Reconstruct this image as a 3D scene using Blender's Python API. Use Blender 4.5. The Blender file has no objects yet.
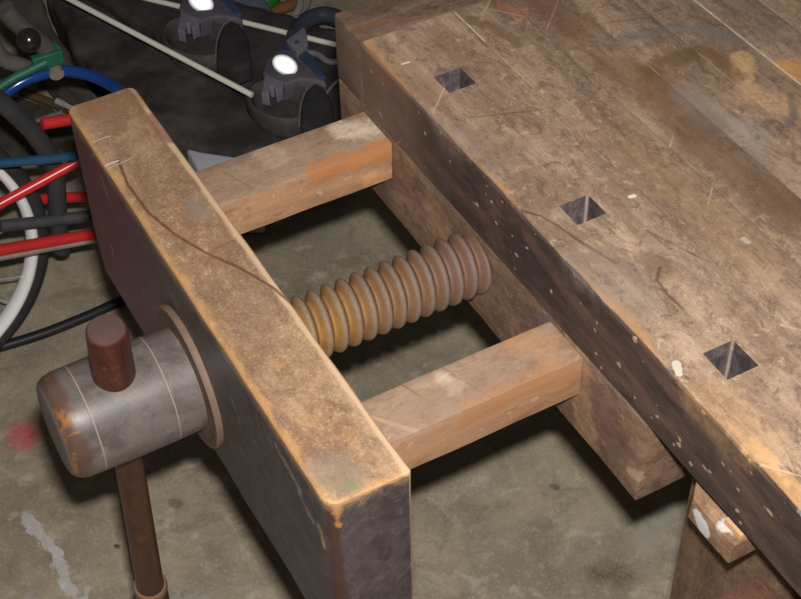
import bpy, bmesh, math, random
from mathutils import Vector, Matrix, noise as mn
random.seed(7)
SC = bpy.context.scene
COL = SC.collection

# ---------------------------------------------------------------- camera
F = 1494.3093
CAM = Vector((-0.56516, -1.13473, 0.88472))
R0 = Vector((0.8736973216960394, -0.48608103341251735, -0.01944785380926431))
R1 = Vector((-0.3542523809688264, -0.6083279791110652, -0.7102410297980286))
R2 = Vector((0.3334040201303591, 0.6274251340098397, -0.7036898894922743))
cd = bpy.data.cameras.new('camera'); cam = bpy.data.objects.new('camera', cd); COL.objects.link(cam)
cam.matrix_world = Matrix((( R0.x, -R1.x, -R2.x, CAM.x), (R0.y, -R1.y, -R2.y, CAM.y), (R0.z, -R1.z, -R2.z, CAM.z), (0, 0, 0, 1)))
cd.sensor_width = 36; cd.lens = F*36/801; cd.clip_start = .02; cd.clip_end = 60
SC.camera = cam

def at(u, v, ax, val):
    """point of the real plane axis=val seen at a spot of the photograph"""
    d = (R0*((u-400.5)/F) + R1*((v-299.5)/F) + R2)
    t = (val-CAM[ax])/d[ax]
    return CAM + d*t

FL = -0.84

# ---------------------------------------------------------------- node helper
class NT:
    def __init__(s, name):
        s.m = bpy.data.materials.new(name); s.m.use_nodes = True
        s.t = s.m.node_tree; s.b = s.t.nodes['Principled BSDF']
        s.P = s.t.nodes.new('ShaderNodeTexCoord').outputs['Object']
    def put(s, sock, v):
        if isinstance(v, V): v = v.s
        if isinstance(v, bpy.types.NodeSocket): s.t.links.new(v, sock)
        else: sock.default_value = v
    def math(s, op, a, b=0.0, clamp=False):
        n = s.t.nodes.new('ShaderNodeMath'); n.operation = op; n.use_clamp = clamp
        s.put(n.inputs[0], a); s.put(n.inputs[1], b); return V(s, n.outputs[0])
    def vec(s, op, a, b=(0, 0, 0), scale=None):
        n = s.t.nodes.new('ShaderNodeVectorMath'); n.operation = op
        s.put(n.inputs[0], a)
        if op == 'SCALE': s.put(n.inputs['Scale'], scale)
        else: s.put(n.inputs[1], b)
        return n.outputs['Value'] if op in ('DOT_PRODUCT', 'LENGTH') else n.outputs[0]
    def xyz(s, p=None):
        n = s.t.nodes.new('ShaderNodeSeparateXYZ'); s.put(n.inputs[0], p or s.P)
        return [V(s, n.outputs[i]) for i in range(3)]
    def noise(s, scl, detail=4, rough=.55, dist=0.0, off=(0, 0, 0), p=None, rot=None):
        mp = s.t.nodes.new('ShaderNodeMapping'); s.put(mp.inputs['Vector'], p or s.P)
        src = mp.outputs[0]
        if rot is not None:
            mp.inputs['Rotation'].default_value = rot
            m2 = s.t.nodes.new('ShaderNodeMapping'); s.put(m2.inputs['Vector'], src); mp = m2; src = m2.outputs[0]
        mp.inputs['Scale'].default_value = scl if hasattr(scl, '__len__') else (scl,)*3
        mp.inputs['Location'].default_value = off
        n = s.t.nodes.new('ShaderNodeTexNoise'); s.put(n.inputs['Vector'], src)
        n.inputs['Scale'].default_value = 1; n.inputs['Detail'].default_value = detail
        n.inputs['Roughness'].default_value = rough; n.inputs['Distortion'].default_value = dist
        return V(s, n.outputs['Fac'])
    def ss(s, v, a, b, ta=0.0, tb=1.0):
        n = s.t.nodes.new('ShaderNodeMapRange'); n.interpolation_type = 'SMOOTHSTEP'
        if a > b: a, b, ta, tb = b, a, tb, ta
        s.put(n.inputs[0], v)
        for i, x in enumerate((a, b, ta, tb)): n.inputs[i+1].default_value = x
        return V(s, n.outputs[0])
    def mix(s, f, a, b, mode='MIX'):
        n = s.t.nodes.new('ShaderNodeMix'); n.data_type = 'RGBA'; n.blend_type = mode
        s.put(n.inputs[0], f)
        for i, c in ((6, a), (7, b)):
            if isinstance(c, tuple) and len(c) == 3: c = c+(1,)
            s.put(n.inputs[i], c)
        return n.outputs[2]
    def seg(s, a, b):
        """distance to the segment a-b, metres"""
        a = Vector(a); b = Vector(b); ba = b-a
        pa = s.vec('SUBTRACT', s.P, tuple(a))
        h = s.math('MULTIPLY', V(s, s.vec('DOT_PRODUCT', pa, tuple(ba))), 1/max(ba.length_squared, 1e-9), clamp=True)
        q = s.vec('SCALE', tuple(ba), scale=h)
        return V(s, s.vec('LENGTH', s.vec('SUBTRACT', pa, q)))
    def poly(s, pts):
        d = None
        for a, b in zip(pts[:-1], pts[1:]):
            e = s.seg(a, b); d = e if d is None else s.math('MINIMUM', d, e)
        return d
    def bump(s, h, strength=.3, dist=.001):
        n = s.t.nodes.new('ShaderNodeBump'); n.inputs['Strength'].default_value = strength
        n.inputs['Distance'].default_value = dist; s.put(n.inputs['Height'], h)
        s.t.links.new(n.outputs[0], s.b.inputs['Normal'])
    def out(s, col, rough=.6, spec=.3, metal=0.0):
        if isinstance(col, tuple) and len(col) == 3: col = col+(1,)
        s.put(s.b.inputs['Base Color'], col); s.put(s.b.inputs['Roughness'], rough)
        s.b.inputs['Specular IOR Level'].default_value = spec; s.put(s.b.inputs['Metallic'], metal)
        return s.m
class V:
    def __init__(s, n, k): s.n, s.s = n, k
    def __add__(a, b): return a.n.math('ADD', a, b)
    def __radd__(a, b): return a.n.math('ADD', b, a)
    def __sub__(a, b): return a.n.math('SUBTRACT', a, b)
    def __rsub__(a, b): return a.n.math('SUBTRACT', b, a)
    def __mul__(a, b): return a.n.math('MULTIPLY', a, b)
    def __rmul__(a, b): return a.n.math('MULTIPLY', b, a)
    def abs(a): return a.n.math('ABSOLUTE', a)
    def mx(a, b): return a.n.math('MAXIMUM', a, b)
    def mnn(a, b): return a.n.math('MINIMUM', a, b)

def L(r, g, b):          # sRGB 0-255 -> linear
    f = lambda c: (c/255/12.92) if c/255 <= .04045 else ((c/255+.055)/1.055)**2.4
    return (f(r), f(g), f(b))

# ---------------------------------------------------------------- wood
def gsc(ax, along, across):
    v = [across]*3; v[ax] = along; return tuple(v)

def wood(name, ax, a, b, c, seed=0, stains_glints=(), specks=.0, scratch=.5, dark=.5, rough=.62, edge=None, blotch=9, grain=1.0, spec=.3):
    """a base, b second tone, c dark grime tone; ax is the grain axis"""
    n = NT(name); o = (seed*3.7, seed*1.3, seed*2.1)
    big = n.noise(blotch, 5, .6, .4, o)
    col = n.mix(n.ss(big, .36, .64), a, b)
    g1 = n.noise(gsc(ax, 5, 60), 5, .6, .5, o)
    col = n.mix(n.ss(g1, .35, .75)*(.55*grain), col, c)
    g2 = n.noise(gsc(ax, 26, 330), 4, .75, .6, o)
    col = n.mix(n.ss(g2, .52, .74)*(.35*grain), col, c)
    gr = n.noise(blotch*1.9, 6, .7, .8, (o[1]+5, o[0], 3))
    col = n.mix(n.ss(gr, .52, .74)*dark, col, c)
    pt = n.noise(gsc(ax, 5, 11), 6, .72, .7, (o[2], 4, o[0]))
    col = n.mix(n.ss(pt, .47, .60)*.6, col, tuple(x*.8+y*.2 for x, y in zip(c, a)))
    col = n.mix(n.ss(pt, .42, .28)*.35, col, tuple(min(1, x*1.2) for x in a))
    mott = n.noise(gsc(ax, 38, 60), 6, .8, .9, o)
    col = n.mix(n.ss(mott, .48, .64)*.65, col, c)
    m2 = n.noise(gsc(ax, 90, 150), 4, .8, .5, (o[1], 2, o[0]))
    col = n.mix(n.ss(m2, .52, .7)*.45, col, c)
    col = n.mix(n.ss(m2, .46, .32)*.4, col, tuple(min(1, x*1.4) for x in a))
    fine = n.noise(420, 3, .8, 0, o)
    col = n.mix(n.ss(fine, .3, .7, .16, .0), col, tuple(x*.3 for x in c))
    col = n.mix(n.ss(fine, .55, .8, 0, .3), col, tuple(min(1, x*1.5) for x in a))
    h = g2*.6 + g1*.7 + fine*.4
    if edge: col = edge(n, col)
    # hairline scratches, nearly straight, in a few directions
    for k, (an, w, ln) in enumerate(((.35, .012, 5), (-.75, .010, 4), (1.2, .012, 6), (.9, .010, 3))):
        s_ = n.noise((ln, 110, 110), 1, .3, .0, (k*7+seed, 2, 1), rot=(0, 0, an))
        m = n.ss(s_, .745-w, .775, 0, 1)
        col = n.mix(m*scratch*.5, col, tuple(min(1, x*1.55) for x in a) if k % 2 else tuple(x*.75 for x in c))
    if specks:
        sp = n.noise((150, 150, 150) , 2, .5, .3, (seed, 9, 4))
        gt = n.noise(11, 3, .6, 0, (4, seed, 2))
        col = n.mix(n.ss(sp, .74-.04*specks, .80-.04*specks)*n.ss(gt, .47, .6)*.8, col, L(190, 180, 168))
    wob = n.noise(70, 4, .65, 0, (1, 2, seed))
    wb2 = n.noise(18, 3, .6, 0, (3, 2, seed))
    for pts, w, soft, colr, amt, wa in stains_glints:
        d = n.poly(pts)
        d = d + (wob-.5)*wa*1.5 + (wb2-.5)*wa*1.8 if soft > .0045 else d + (wob-.5)*wa + (wb2-.5)*wa
        mk = n.ss(d, w, w+soft, amt, 0)
        if soft > .0045: mk = mk*n.ss(m2+mott*.8, .66, 1.1, 1.2, .5)
        col = n.mix(mk, col, colr)
    n.bump(h, .35, .0012)
    return n.out(col, n.ss(big, .3, .7, rough-.08, rough+.12), spec)

def plain(name, col, rough=.5, metal=0.0, var=.25, scale=30, spec=.4, col2=None):
    n = NT(name); k = n.noise(scale, 5, .65, .3)
    c2 = col2 or tuple(x*(1-var) for x in col)
    c = n.mix(n.ss(k, .35, .65), col, c2)
    n.bump(k, .15, .001)
    return n.out(c, rough, spec, metal)

# ---------------------------------------------------------------- object helpers
def new_obj(name, me, mat=None, parent=None, smooth=False):
    o = bpy.data.objects.new(name, me); COL.objects.link(o)
    if mat: me.materials.append(mat)
    if smooth:
        for p in me.polygons: p.use_smooth = True
    if parent:
        o.parent = parent
        if parent.type == 'EMPTY': o.matrix_parent_inverse = Matrix.Translation(parent.location).inverted()
    return o
def from_bm(name, bm, mat=None, parent=None, smooth=False, sharp=None):
    bmesh.ops.recalc_face_normals(bm, faces=bm.faces)
    me = bpy.data.meshes.new(name); bm.to_mesh(me); bm.free()
    o = new_obj(name, me, mat, parent, smooth)
    if smooth and sharp: me.set_sharp_from_angle(angle=math.radians(sharp))
    return o
def thing(name, label, cat, loc, group=None):
    o = bpy.data.objects.new(name, None); COL.objects.link(o); o.location = loc; o.empty_display_size = .05
    return tag(o, label, cat, group)
def tag(o, label, cat=None, group=None, kind=None):
    if label: o['label'] = label
    if cat: o['category'] = cat
    if group: o['group'] = group
    if kind: o['kind'] = kind
    return o

def box_bm(lo, hi, cuts=(0, 0, 0)):
    """box, each side cut so that worn edges can be moved"""
    xs = [[lo[i]+(hi[i]-lo[i])*k/(cuts[i]+1) for k in range(cuts[i]+2)] for i in range(3)]
    bm = bmesh.new(); vs = {}
    def v(i, j, k):
        if (i, j, k) not in vs: vs[i, j, k] = bm.verts.new((xs[0][i], xs[1][j], xs[2][k]))
        return vs[i, j, k]
    n = [len(x)-1 for x in xs]
    for i in range(n[0]):
        for j in range(n[1]):
            for k in (0, n[2]): bm.faces.new((v(i, j, k), v(i+1, j, k), v(i+1, j+1, k), v(i, j+1, k)))
    for i in range(n[0]):
        for k in range(n[2]):
            for j in (0, n[1]): bm.faces.new((v(i, j, k), v(i+1, j, k), v(i+1, j, k+1), v(i, j, k+1)))
    for j in range(n[1]):
        for k in range(n[2]):
            for i in (0, n[0]): bm.faces.new((v(i, j, k), v(i, j+1, k), v(i, j+1, k+1), v(i, j, k+1)))
    bmesh.ops.recalc_face_normals(bm, faces=bm.faces)
    return bm
def bevel(bm, w, seg=2, ang=30, flt=None):
    es = [e for e in bm.edges if len(e.link_faces) == 2 and e.calc_face_angle(0) > math.radians(ang) and (flt is None or flt(e))]
    bmesh.ops.bevel(bm, geom=es, offset=w, segments=seg, profile=.6, affect='EDGES', clamp_overlap=True)
def rough_up(bm, amp, sc=25, seed=0):
    for v in bm.verts:
        q = v.co*sc + Vector((seed, seed*.7, 0))
        v.co += Vector((mn.noise(q), mn.noise(q+Vector((31, 0, 0))), mn.noise(q+Vector((0, 17, 0)))))*amp
def plank(name, lo, hi, mat, parent, bw=.002, cuts=None, amp=.0006, seed=0, segs=2):
    if cuts is None: cuts = tuple(max(0, int((hi[i]-lo[i])/.03)) for i in range(3))
    bm = box_bm(lo, hi, cuts); bevel(bm, bw, segs); rough_up(bm, amp, 25, seed)
    return from_bm(name, bm, mat, parent, True, 40)

def tube_bm(pts, r, seg=16, bm=None, cap=True, rs=None):
    bm = bm or bmesh.new(); rings = []; pts = [Vector(p) for p in pts]
    up = None
    for i, p in enumerate(pts):
        t = (pts[min(i+1, len(pts)-1)]-pts[max(i-1, 0)]).normalized()
        if up is None:
            up = Vector((0, 0, 1)) if abs(t.z) < .9 else Vector((1, 0, 0))
        a = t.cross(up).normalized(); b = a.cross(t).normalized(); up = b
        rr = rs[i] if rs else r
        rings.append([bm.verts.new(p+(a*math.cos(2*math.pi*k/seg)+b*math.sin(2*math.pi*k/seg))*rr) for k in range(seg)])
    for q, w in zip(rings[:-1], rings[1:]):
        for k in range(seg): bm.faces.new((q[k], q[(k+1) % seg], w[(k+1) % seg], w[k]))
    if cap:
        bm.faces.new(rings[0]); bm.faces.new(rings[-1])
    return bm
def smooth_path(ctrl, n=10):
    P = [Vector(c) for c in ctrl]; P = [P[0]*2-P[1]]+P+[P[-1]*2-P[-2]]; out = []
    for i in range(1, len(P)-2):
        for k in range(n):
            t = k/n; a, b, c, d = P[i-1:i+3]
            out.append(.5*((2*b)+(c-a)*t+(2*a-5*b+4*c-d)*t*t+(3*b-a-3*c+d)*t**3))
    out.append(P[-2]); return out
def tube(name, pts, r, mat, parent=None, seg=16, curve=False, rs=None):
    if curve: pts = smooth_path(pts)
    return from_bm(name, tube_bm(pts, r, seg, rs=rs), mat, parent, True, 50)

def lathe(name, prof, org, axis, mat, parent=None, seg=64, close=True, sx=1.0, side=None, sharp=35):
    """prof: (distance along the axis, radius)"""
    ax = Vector(axis).normalized(); u = Vector(side) if side else (Vector((0, 0, 1)) if abs(ax.z) < .9 else Vector((0, 1, 0)))
    u = (u-ax*u.dot(ax)).normalized(); w = ax.cross(u); org = Vector(org); bm = bmesh.new(); rings = []
    for d, r in prof:
        rings.append([bm.verts.new(org+ax*d+(u*math.cos(2*math.pi*k/seg)*sx+w*math.sin(2*math.pi*k/seg))*max(r, 1e-4)) for k in range(seg)])
    for q, p in zip(rings[:-1], rings[1:]):
        for k in range(seg): bm.faces.new((q[k], q[(k+1) % seg], p[(k+1) % seg], p[k]))
    if close: bm.faces.new(rings[0]); bm.faces.new(rings[-1])
    return from_bm(name, bm, mat, parent, True, sharp)

def prism(name, poly, z0, z1, mat, parent=None, bw=.01, amp=0.0, axis=2, segs=3):
    """outline in the horizontal plane, given real thickness"""
    bm = bmesh.new()
    lo = [bm.verts.new((p[0], p[1], z0)) for p in poly]; hi = [bm.verts.new((p[0], p[1], z1)) for p in poly]
    n = len(poly); bm.faces.new(lo); bm.faces.new(hi)
    for i in range(n): bm.faces.new((lo[i], lo[(i+1) % n], hi[(i+1) % n], hi[i]))
    bmesh.ops.recalc_face_normals(bm, faces=bm.faces)
    if bw: bevel(bm, bw, segs, 20)
    bmesh.ops.triangulate(bm, faces=bm.faces)
    if amp:
        bmesh.ops.subdivide_edges(bm, edges=[e for e in bm.edges if e.calc_length() > .02], cuts=3, use_grid_fill=True)
        rough_up(bm, amp, 9)
    return from_bm(name, bm, mat, parent, True, 50)

# ================================================================ geometry numbers (metres, bench top is z = 0)
X1 = -.2318; X0 = X1-.07; ZJ = .0111; YF = .0365; YN = -.5177; ZJB = -.1932
YS, ZA = -.2275, -.1212
ZS = -.0819; ZB = -.087; ZB2 = -.1349; ZBB = -.1886; YE = -.5078; YC = .0604

# ================================================================ materials
TAN = L(196, 168, 142); TAN2 = L(170, 142, 118); GRIME = L(104, 81, 68)
ORANGE = L(190, 142, 92)

def slab_edge(n, col):
    x, y, z = n.xyz()
    w = n.noise((40, 14, 40), 5, .7, .4, (2, 8, 1))
    w2 = n.noise((9, 5, 9), 3, .6, .2, (6, 1, 1))
    # orange worn arris on the top beside the front edge
    m = n.ss(x+(w-.5)*.05-(w2-.5)*.04, -.002, .009, .6, 0)
    col = n.mix(m*n.ss(z, -.004, -.001), col, ORANGE)
    # grimy front face
    side = n.ss(z+(w-.5)*.005, -.0024, -.0008, 1, 0)
    fr = n.ss(x, .0045, .006, 1, 0)
    dk = n.mix(n.ss(n.noise((30, 9, 30), 6, .7, .5, (1, 1, 5)), .38, .66), L(64, 52, 49), L(98, 76, 68))
    dk = n.mix(n.ss(n.noise((120, 20, 60), 4, .7, .3, (1, 7, 5)), .5, .7)*.6, dk, L(48, 38, 36))
    # the far third of the front is less blackened
    dk = n.mix(n.ss(y+(w2-.5)*.2, -.22, -.02)*.7, dk, L(126, 103, 88))
    fl = n.noise((200, 110, 60), 4, .7, .2, (1, 7, 9))
    dk = n.mix(n.ss(fl, .755, .785)*.4, dk, L(150, 136, 124))
    col = n.mix(side*fr, col, dk)
    return col

GRIME2 = L(98, 77, 64)
def P3(u, v, z=0.0): return tuple(at(u, v, 2, z))
front_st = [
 ([P3(522, 211), P3(540, 216), P3(558, 226), P3(576, 239), P3(594, 250), P3(616, 263)], .0002, .0022, L(80, 54, 36), .65, .003),
 ([P3(660, 268), P3(657, 280), P3(668, 295), P3(683, 309)], .0002, .0022, L(78, 52, 36), .65, .004),
 ([P3(655, 262), P3(662, 272)], .004, .012, L(96, 68, 48), .6, .01),
 ([P3(676, 364), P3(679, 374)], .0028, .001, L(205, 196, 180), .95, .005),
 ([P3(630, 197), P3(634, 196)], .0018, .001, L(225, 215, 200), .95, .002),
 ([P3(402, 64), P3(409, 62)], .0012, .001, L(240, 225, 200), .95, .002),
 ([P3(762, 456), P3(774, 464), P3(788, 482)], .002, .007, L(216, 174, 128), .8, .016),
 ([P3(730, 425), P3(748, 447)], .001, .006, L(206, 160, 112), .6, .012),
 ([P3(752, 440), P3(775, 462), P3(799, 488)], .0005, .006, L(218, 170, 118), .6, .012),
 ([P3(795, 512), P3(799, 516)], .003, .002, L(178, 184, 196), .9, .006),
 ([P3(380, 60), P3(440, 95)], .012, .02, L(150, 108, 74), .35, .02),
 ([P3(700, 395), P3(760, 440)], .012, .02, L(190, 150, 104), .35, .02),
 ([P3(590, 265), P3(640, 300)], .012, .02, L(132, 124, 116), .4, .02),
 ([P3(430, 130), P3(500, 150)], .012, .02, L(140, 124, 108), .4, .02),
]
wood_front = wood('worn_bench_front_wood', 1, TAN, TAN2, GRIME, 1, front_st, .25, .8, .55, edge=slab_edge)
mid_st = [
 ([P3(742, 58), P3(744, 76)], .009, .006, L(205, 165, 115), .75, .008),
 ([P3(752, 92), P3(782, 104)], .012, .012, L(196, 158, 118), .65, .016),
 ([P3(648, 72), P3(672, 60), P3(700, 50), P3(718, 58), P3(735, 76)], .004, .012, L(104, 76, 50), .75, .012),
 ([P3(660, 85), P3(690, 110), P3(700, 125)], .014, .02, L(110, 80, 56), .6, .02),
 ([P3(612, 66), P3(640, 80), P3(662, 100)], .01, .018, L(120, 84, 54), .5, .02),
 ([P3(625, 38), P3(660, 30), P3(700, 28), P3(745, 42)], .004, .006, L(118, 112, 110), .7, .008),
 ([P3(690, 95), P3(715, 120), P3(750, 135)], .01, .02, L(140, 134, 126), .5, .02),
 ([P3(790, 95), P3(794, 118), P3(788, 126)], .002, .005, L(92, 84, 84), .7, .006),
 ([P3(785, 65), P3(801, 75)], .004, .014, L(196, 142, 80), .7, .012),
 ([P3(744, 239), P3(748, 242)], .002, .001, L(190, 180, 165), .9, .003),
 ([P3(640, 150), P3(700, 205), P3(760, 265)], .006, .03, L(176, 142, 104), .35, .02),
 ([P3(690, 130), P3(740, 165), P3(801, 215)], .008, .03, L(98, 70, 52), .5, .02),
 ([P3(760, 150), P3(801, 180)], .004, .02, L(140, 128, 118), .4, .02),
 ([(.1096, -.0, 0), (.1096, -.03, 0), (.1096, -.062, 0)], .0004, .0012, L(214, 190, 160), .8, .0015),  # pale seam lines from here on: edge highlights painted into the wood
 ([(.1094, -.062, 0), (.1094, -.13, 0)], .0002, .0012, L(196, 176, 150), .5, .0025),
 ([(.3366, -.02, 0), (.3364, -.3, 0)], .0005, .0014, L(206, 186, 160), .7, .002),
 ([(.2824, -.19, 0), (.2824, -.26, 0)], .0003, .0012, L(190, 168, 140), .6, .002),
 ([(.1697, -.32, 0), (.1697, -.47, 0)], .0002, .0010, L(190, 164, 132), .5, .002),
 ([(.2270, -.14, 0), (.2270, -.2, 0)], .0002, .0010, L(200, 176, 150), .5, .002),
 ([P3(540, 0), P3(575, 30)], .008, .02, L(110, 72, 50), .6, .02),
 ([P3(500, 6), P3(520, 14)], .004, .006, L(176, 92, 44), .5, .008),
 ([P3(470, 20), P3(500, 30), P3(520, 45)], .003, .006, L(96, 74, 56), .6, .008),
]
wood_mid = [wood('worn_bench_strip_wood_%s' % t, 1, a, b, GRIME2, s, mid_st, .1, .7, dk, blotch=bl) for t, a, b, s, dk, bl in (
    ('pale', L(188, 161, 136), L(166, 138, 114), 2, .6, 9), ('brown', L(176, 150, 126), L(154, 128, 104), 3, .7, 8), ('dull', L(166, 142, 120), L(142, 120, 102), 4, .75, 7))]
wood_cap = wood('end_cap_wood', 0, L(142, 118, 98), L(120, 98, 82), L(84, 66, 54), 5, [([(.0, .03, 0), (.09, .005, 0)], .002, .004, L(150, 100, 60), .3, .01)], .3, .4, .5, edge=lambda n, c: n.mix(
    n.ss(n.xyz()[2], -.004, -.001, .55, 0), c, L(112, 92, 80)))
def hole_mat():
    n = NT('dog_hole_wood'); k = n.noise((60, 60, 40), 5, .75, .6)
    c = n.mix(n.ss(k, .4, .62), L(78, 68, 70), L(118, 106, 104))
    x, y, z = n.xyz()
    c = n.mix(n.ss(x, .0645, .0655)*.45, c, L(54, 46, 46))  # shade of this wall painted into the hole colour
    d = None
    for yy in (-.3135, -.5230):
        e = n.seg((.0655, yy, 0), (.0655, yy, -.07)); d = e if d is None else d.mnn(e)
    c = n.mix(n.ss(d+(k-.5)*.006, .0006, .003, .8, 0), c, L(178, 164, 150))  # worn back corners, their edge highlight painted in as a pale line
    n.bump(k, .5, .002); return n.out(c, .6)
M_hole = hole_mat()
wood_nut = wood('apron_wood', 1, L(158, 128, 104), L(130, 103, 84), L(88, 66, 56), 6, [
    ([(0, -.40, ZS-.004), (0, -.51, ZS-.004)], .0002, .0015, L(150, 138, 132), .5, .006),
    ([(0, -.36, -.088), (0, -.345, -.1)], .004, .006, L(96, 92, 100), .6, .01),
    ([(0, -.49, -.165), (0, -.508, -.15)], .003, .004, L(190, 166, 150), .5, .02),
    ([(0, -.15, -.12), (0, -.2, -.14)], .01, .02, L(178, 140, 104), .5, .02),
    ([(0, -.44, -.12), (0, -.47, -.15)], .006, .02, L(110, 84, 84), .6, .02),
    ([(0, -.40, -.09), (.0, -.43, -.18)], .012, .01, L(186, 150, 112), .45, .012)], .15, .5, .6)
def bar_edge(n, col):
    # dusty top, cleaner and warmer sides
    x, y, z = n.xyz(); w = n.noise(50, 4, .7, .3)
    top = n.ss(z+(w-.5)*.003, ZB-.003, ZB-.0012)
    k = n.noise((9, 40, 40), 5, .7, .5, (2, 2, 2))
    side = n.mix(n.ss(k, .4, .65), L(192, 148, 112), L(162, 116, 82))
    col = n.mix(n.math('SUBTRACT', 1.0, top)*.62, col, side)
    return n.mix(top*n.ss(w, .35, .6, .15, .4), col, L(176, 152, 132))
def bar_mat(name, seed, st):
    return wood(name, 0, L(178, 148, 122), L(158, 126, 98), L(116, 88, 68), seed, st, .9, .7, .3, blotch=11, edge=bar_edge)
bt = lambda u, v: tuple(at(u, v, 2, ZB))
bs = lambda u, v, y: tuple(at(u, v, 1, y))
M_bar1 = bar_mat('guide_bar_wood', 7, [
    ([bt(350, 130), bt(372, 128)], .010, .016, L(226, 208, 184), .75, .022),  # pale patch: whitish glare painted in, together with scuffs
    ([bt(262, 150), bt(275, 160)], .006, .012, L(200, 176, 150), .5, .016),
    ([bs(391, 148, -.0624), bs(350, 160, -.0624), bs(318, 172, -.0624)], .009, .008, L(186, 118, 58), .75, .012),
    ([bs(390, 175, -.0624), bs(370, 180, -.0624)], .004, .01, L(214, 160, 118), .6, .01)])
M_bar2 = bar_mat('guide_bar_pale_wood', 8, [
    ([bt(440, 375), bt(455, 385)], .004, .012, L(220, 196, 170), .6, .02),
    ([bt(520, 340), bt(545, 345)], .012, .016, L(186, 140, 104), .6, .014),
    ([bt(412, 418), bt(475, 385)], .014, .012, L(158, 132, 112), .5, .016),
    ([bs(575, 370, -.4141), bs(520, 390, -.4141), bs(470, 415, -.4141)], .006, .012, L(176, 122, 78), .6, .014)])

def jaw_mat():
    n = NT('jaw_wood'); x, y, z = n.xyz()
    w = n.noise((60, 22, 60), 5, .7, .4, (3, 1, 4)); w2 = n.noise((12, 7, 12), 4, .6, .3, (5, 1, 4))
    big = n.noise((12, 8, 12), 6, .65, .5, (8, 2, 2))
    col = n.mix(n.ss(big, .38, .62), L(176, 146, 116), L(148, 116, 88))
    g = n.noise((90, 9, 60), 5, .7, .4, (1, 1, 1)); col = n.mix(n.ss(g, .48, .72)*.5, col, L(112, 86, 64))
    g3 = n.noise((30, 24, 30), 6, .72, .6, (5, 1, 7)); col = n.mix(n.ss(g3, .52, .72)*.55, col, L(128, 104, 86))
    col = n.mix(n.ss(n.noise(34, 5, .7, .3, (2, 2, 2)), .54, .7)*.45, col, L(196, 148, 92))
    m2 = n.noise((110, 80, 110), 5, .8, .6, (4, 2, 9)); col = n.mix(n.ss(m2, .5, .68)*.6, col, L(104, 78, 58)); col = n.mix(n.ss(m2, .46, .32)*.5, col, L(206, 180, 150))
    pt = n.noise((16, 12, 16), 6, .72, .8, (9, 4, 2)); col = n.mix(n.ss(pt, .47, .6)*.6, col, L(124, 96, 76))
    col = n.mix(n.ss(y+(w2-.5)*.25, -.25, .02)*.4, col, L(132, 102, 76))
    hl = n.noise((30, 14, 30), 5, .8, 1.2, (1, 4, 6)); col = n.mix(n.ss((hl-.5).abs(), .001, .009, 1, 0)*.3, col, L(96, 68, 48))
    fine = n.noise(420, 3, .8); col = n.mix(n.ss(fine, .3, .7, .25, 0), col, L(60, 45, 34)); col = n.mix(n.ss(fine, .55, .8, 0, .35), col, L(235, 215, 190))
    # worn orange arris on both long edges and round the near end
    e0 = n.ss((x-X0)+(w-.5)*.03, .001, .009, .5, 0)
    e1 = n.ss((X1-x)+(w-.5)*.008, .0045, .008, .9, 0)
    e2 = n.ss((y-YN)+(w-.5)*.03, .001, .008, .5, 0)
    col = n.mix(e0.mx(e2), col, L(196, 148, 92)); col = n.mix(e1*.8, col, L(206, 174, 140))
    Pj = lambda u, v: tuple(at(u, v, 2, ZJ))
    wob = n.noise(60, 3, .6)
    def stain(pts, wd, soft, c, amt, wa):
        nonlocal col
        d = n.poly(pts) + (wob-.5)*wa
        col = n.mix(n.ss(d, wd, wd+soft, amt, 0), col, c)
    stain([Pj(118, 160), Pj(128, 185), Pj(148, 212), Pj(175, 235), Pj(205, 252), Pj(240, 268), Pj(272, 287), Pj(302, 312)], .0003, .0022, L(92, 56, 30), .85, .002)
    stain([Pj(205, 265), Pj(218, 246), Pj(236, 240)], .0002, .002, L(120, 84, 56), .6, .002)
    stain([Pj(92, 142), Pj(110, 136)], .0003, .0012, L(186, 166, 144), .7, .002)
    stain([Pj(104, 166), Pj(118, 161)], .0006, .0012, L(196, 186, 170), .8, .002)
    stain([Pj(106, 170), Pj(132, 158)], .0003, .001, L(170, 160, 150), .7, .002)
    stain([Pj(90, 108), Pj(130, 100)], .008, .02, L(132, 100, 72), .6, .02)
    stain([Pj(340, 489), Pj(349, 484), Pj(355, 487)], .0002, .002, L(86, 134, 44), .8, .009)
    stain([Pj(330, 470), Pj(345, 478)], .010, .012, L(128, 116, 100), .6, .015)
    stain([Pj(152, 116), Pj(158, 128), Pj(170, 140)], .002, .006, L(122, 80, 64), .7, .008)
    stain([Pj(195, 205), Pj(200, 215)], .004, .01, L(124, 118, 110), .5, .01)
    # dark finish on the sides, broken along the arris
    side = n.ss(z+(w-.5)*.011, ZJ-.0058, ZJ-.0040, 1, 0)
    dn = n.noise((30, 16, 30), 6, .7, .4, (4, 4, 4))
    dk = n.mix(n.ss(dn, .35, .65), L(62, 55, 57), L(80, 71, 71))
    dk = n.mix(n.ss(n.noise((300, 30, 120), 3, .7), .5, .75)*.5, dk, L(44, 38, 42))
    red = n.ss(y+(w2-.5)*.16, -.24, -.04)*n.ss(x, X0+.004, X0+.006, 1, 0)
    dk = n.mix(red*.8, dk, L(104, 36, 48))
    dm = n.noise((90, 90, 90), 5, .8, .5, (1, 8, 8)); dk = n.mix(n.ss(dm, .5, .7)*.5, dk, L(108, 98, 98)); dk = n.mix(n.ss(dm, .45, .3)*.4, dk, L(40, 35, 38))
    sc = n.noise((40, 30, 9), 2, .5, .2, (2, 4, 1), rot=(.5, 0, 0)); gate = n.ss(n.noise(16, 2, .5, 0, (7, 1, 1)), .55, .62)
    dk = n.mix(n.ss((sc-.5).abs(), .002, .008, 1, 0)*gate*.5, dk, L(150, 140, 135))
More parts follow.
